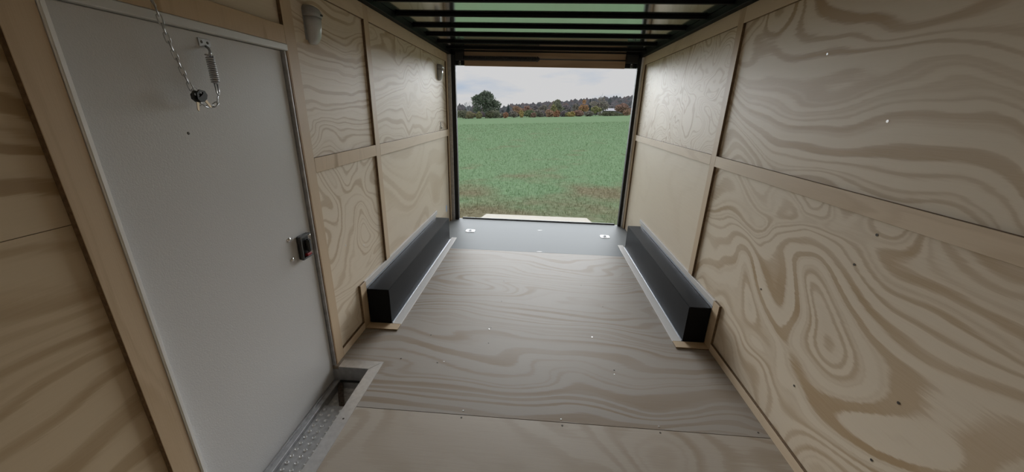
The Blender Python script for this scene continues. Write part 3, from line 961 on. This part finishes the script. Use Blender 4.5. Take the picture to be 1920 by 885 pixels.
barkm = plain('grey bark', (0.10, 0.09, 0.08), 0.9)
TREES = [
    (-42.0, 209, -4.40, 4.88, 9.75, 'bush', 'greyolive', 'grey olive hedge bush at the left end of the field edge'),
    (-36.9, 202, -4.09, 3.90, 6.42, 'bush', 'ochre', 'ochre brown bush just left of the big oak'),
    (-43.9, 234, -4.78, 11.64, 10.21, 'bare', 'twig', 'bare blue grey tree behind the hedge left of the big oak'),
    (-31.0, 221, -4.06, 15.10, 18.60, 'oak', 'oakgreen', 'large round dark green oak standing above the hedge'),
    (-31.9, 201, -3.86, 3.52, 3.40, 'bush', 'yellowolive', 'small yellow olive bush in front of the big oak'),
    (-26.6, 202, -3.64, 3.70, 4.67, 'bush', 'darkolive', 'dark olive bush under the middle of the big oak'),
    (-24.0, 209, -3.61, 4.25, 7.89, 'bush', 'greyolive', 'broad grey olive bush under the right side of the big oak'),
    (-21.6, 220, -3.63, 2.87, 6.00, 'bush', 'greybrown', 'grey brown scrub bush right of the big oak'),
    (-17.5, 201, -3.22, 2.98, 3.36, 'bush', 'rust', 'small rust red bush right of the big oak'),
    (-26.3, 322, -5.06, 9.71, 5.89, 'conifer', 'pine', 'dark spiry pine behind the rust red bush'),
    (-13.6, 234, -3.45, 6.45, 7.28, 'leafy', 'dullorange', 'dull orange round tree at the left of the autumn row'),
    (-10.2, 211, -3.02, 4.00, 3.51, 'bush', 'yellow', 'yellow orange bush between two orange trees'),
    (-8.2, 246, -3.36, 6.90, 11.17, 'leafy', 'redbrown', 'wide reddish autumn tree behind a green bush'),
    (-5.3, 215, -2.86, 4.23, 8.45, 'bush', 'midgreen', 'mid green bush in front of the reddish tree'),
    (-0.9, 224, -2.77, 4.25, 7.39, 'bush', 'greybrown', 'grey leafless thicket right of the green bush'),
    (4.9, 211, -2.36, 3.98, 6.50, 'bush', 'dullorange', 'orange olive bush left of the pointed tree'),
    (7.9, 226, -2.41, 7.02, 5.08, 'leafy', 'yellowolive', 'yellow green tree touching the pointed tree'),
    (11.2, 242, -2.45, 10.14, 8.84, 'leafy', 'greyolive', 'pointed olive brown tree rising above the hill line'),
    (9.2, 203, -2.07, 3.53, 3.33, 'bush', 'rust', 'narrow orange bush at the foot of the pointed tree'),
    (13.2, 214, -2.03, 3.29, 5.69, 'bush', 'purplegrey', 'dark purple grey thicket right of the pointed tree'),
    (15.5, 208, -1.86, 2.38, 3.83, 'bush', 'yellowolive', 'low olive bush left of the bright yellow bush'),
    (16.9, 202, -1.72, 2.58, 4.12, 'bush', 'yellow', 'bright yellow bush in the middle of the autumn row'),
    (21.0, 211, -1.65, 3.38, 7.29, 'bush', 'redbrown', 'red brown bush right of the bright yellow bush'),
    (27.7, 246, -1.78, 9.62, 6.43, 'leafy', 'orange', 'tall orange autumn tree left of the dark pine'),
    (34.7, 273, -1.79, 10.42, 3.95, 'conifer', 'pine', 'dark blue green pine beside the tall orange tree'),
    (31.3, 218, -1.28, 5.22, 6.58, 'leafy', 'yellowolive', 'olive tree right of the dark pine'),
    (38.9, 250, -1.33, 11.41, 14.95, 'leafy', 'greybrown', 'broad grey brown tree below the bare branches'),
    (41.2, 273, -1.51, 15.09, 6.08, 'bare', 'twig', 'bare topped tree sticking up above the hill line'),
    (36.2, 203, -0.89, 2.21, 12.26, 'bush', 'darkolive', 'long dark olive hedge below the white roof'),
    (48.4, 230, -0.67, 6.86, 10.98, 'leafy', 'redbrown', 'red brown tree at the right end by the door post'),
    (43.0, 213, -0.71, 1.05, 5.99, 'bush', 'midgreen', 'low green bush below the red brown tree'),
    (45.7, 205, -0.49, 3.10, 4.09, 'bush', 'dullorange', 'small orange bush at the far right field edge'),
    (25.8, 203, -1.34, 2.68, 5.76, 'bush', 'greybrown', 'low grey brown bush below the dark pine'),
    (1.6, 234, -2.78, 3.71, 6.75, 'bush', 'purplegrey', 'dull purple grey thicket left of the orange olive bush'),
    (-15.6, 218, -3.35, 3.61, 6.36, 'bush', 'greybrown', 'grey brown scrub below the dark spiry pine'),
    (-3.0, 203, -2.61, 2.45, 3.78, 'bush', 'redbrown', 'low reddish bush at the foot of the green bush'),
    (55.0, 292, -1.12, 7.32, 9.33, 'leafy', 'purplegrey', 'purple grey leafless tree behind the white roof'),
    (18.1, 263, -2.40, 7.05, 7.49, 'leafy', 'purplegrey', 'faded purple grey tree behind the yellow bush'),
    (25.0, 273, -2.22, 8.19, 7.18, 'leafy', 'greybrown', 'grey brown tree left of the tall orange tree'),
    (2.8, 269, -3.15, 7.85, 7.72, 'leafy', 'greybrown', 'faint grey brown tree left of the yellow green tree'),
    (-3.6, 283, -3.60, 7.95, 7.57, 'leafy', 'purplegrey', 'faint purple tree right of the wide reddish tree'),
]


def leaves(bm, rnd, blobs, count, size):
    tot = sum(b[3] ** 2 for b in blobs)
    for (cx, cy, cz, r, rz) in blobs:
        for i in range(max(12, int(count * r * r / tot))):
            th = rnd.uniform(0, 6.283); u = rnd.uniform(-1, 1); q = rnd.uniform(0.55, 1.08)
            s = math.sqrt(1 - u * u)
            p = Vector((cx + math.cos(th) * s * r * q, cy + math.sin(th) * s * r * q, cz + u * rz * q))
            d = Vector((rnd.gauss(0, 1), rnd.gauss(0, 1), rnd.gauss(0, 1))).normalized()
            e = d.cross(Vector((rnd.gauss(0, 1), rnd.gauss(0, 1), rnd.gauss(0, 1)))).normalized()
            f = d.cross(e); k = size * rnd.uniform(0.6, 1.3)
            bm.faces.new([bm.verts.new(p + e * k), bm.verts.new(p + f * k * 0.7), bm.verts.new(p - e * k), bm.verts.new(p - f * k * 0.7)])


def branches(bm, rnd, p, d, length, r, depth):
    q = p + d * length
    add_tube(bm, [p, q], [r, r * 0.6], 4, caps=False)
    if depth == 0: return
    for i in range(3):
        nd = (d + Vector((rnd.uniform(-1, 1), rnd.uniform(-1, 1), rnd.uniform(-0.1, 0.6))) * 0.62).normalized()
        branches(bm, rnd, p + d * length * rnd.uniform(0.55, 1.0), nd, length * rnd.uniform(0.6, 0.8), r * 0.55, depth - 1)


for i, (x, y, zb, h, w, kind, colr, label) in enumerate(TREES):
    rnd = random.Random(100 + i)
    base = gz(x, y) - 0.1
    h = h + (zb - base)
    cat = 'bush' if kind == 'bush' else 'tree'
    root = empty('bush' if kind == 'bush' else {'conifer': 'pine_tree', 'oak': 'oak_tree', 'bare': 'bare_tree'}.get(kind, 'autumn_tree'), (x, y, base), label, cat,
                 'trees and bushes along the far field edge')
    bm = bmesh.new()
    if kind == 'bare':
        branches(bm, rnd, Vector((x, y, base)), Vector((0, 0, 1)), h * 0.36, h * 0.022, 4)
        obj('branches', bm, leaf_mat(colr), root)
        continue
    if kind == 'conifer':
        for k in range(9):
            f = k / 8
            r = w / 2 * (1 - f) * 1.05 + 0.12
            leaves(bm, rnd, [(x, y, base + h * (0.12 + 0.86 * f), r, h * 0.07)], 170, 0.28)
        tr = 0.10
    elif kind == 'bush':
        bl = [(x + rnd.uniform(-0.28, 0.28) * w, y + rnd.uniform(-0.2, 0.2) * w, base + h * rnd.uniform(0.3, 0.55), w * rnd.uniform(0.2, 0.3), h * rnd.uniform(0.28, 0.42)) for _ in range(6)]
        bl.append((x, y, base + h * 0.62, w * 0.28, h * 0.36))
        leaves(bm, rnd, bl, 1300, 0.36)
        tr = 0.06
    elif kind == 'oak':
        bl = []
        for k in range(26):
            t = rnd.uniform(0, 6.283); f = rnd.random()
            rr = w * 0.36 * math.sqrt(max(0.05, 1 - (2 * f - 0.85) ** 2 * 0.85))
            bl.append((x + math.cos(t) * rr, y + math.sin(t) * rr, base + h * (0.24 + 0.60 * f), w * 0.14, h * 0.11))
        bl.append((x, y, base + h * 0.58, w * 0.33, h * 0.33)); bl.append((x, y, base + h * 0.86, w * 0.16, h * 0.13))
        leaves(bm, rnd, bl, 6000, 0.46)
        tr = 0.45
    else:
        bl = [(x + rnd.uniform(-0.25, 0.25) * w, y + rnd.uniform(-0.25, 0.25) * w, base + h * rnd.uniform(0.35, 0.78), w * rnd.uniform(0.18, 0.28), h * rnd.uniform(0.12, 0.2)) for _ in range(8)]
        bl.append((x, y, base + h * 0.86, w * 0.16, h * 0.13))
        leaves(bm, rnd, bl, 2200, 0.42)
        tr = 0.16
    obj('foliage', bm, leaf_mat(colr), root)
    bm = bmesh.new()
    P = Vector((x, y, base - 0.2))
    add_tube(bm, [P, P + Vector((0.1, 0, h * 0.35)), P + Vector((-0.1, 0.1, h * 0.7))], [tr, tr * 0.75, tr * 0.3], 6)
    for k in range(5):
        t = rnd.uniform(0, 6.283)
        a = P + Vector((0, 0, h * rnd.uniform(0.25, 0.5)))
        add_tube(bm, [a, a + Vector((math.cos(t) * w * 0.2, math.sin(t) * w * 0.2, h * 0.2))], [tr * 0.5, tr * 0.2], 5)
    obj('trunk', bm, barkm, root)
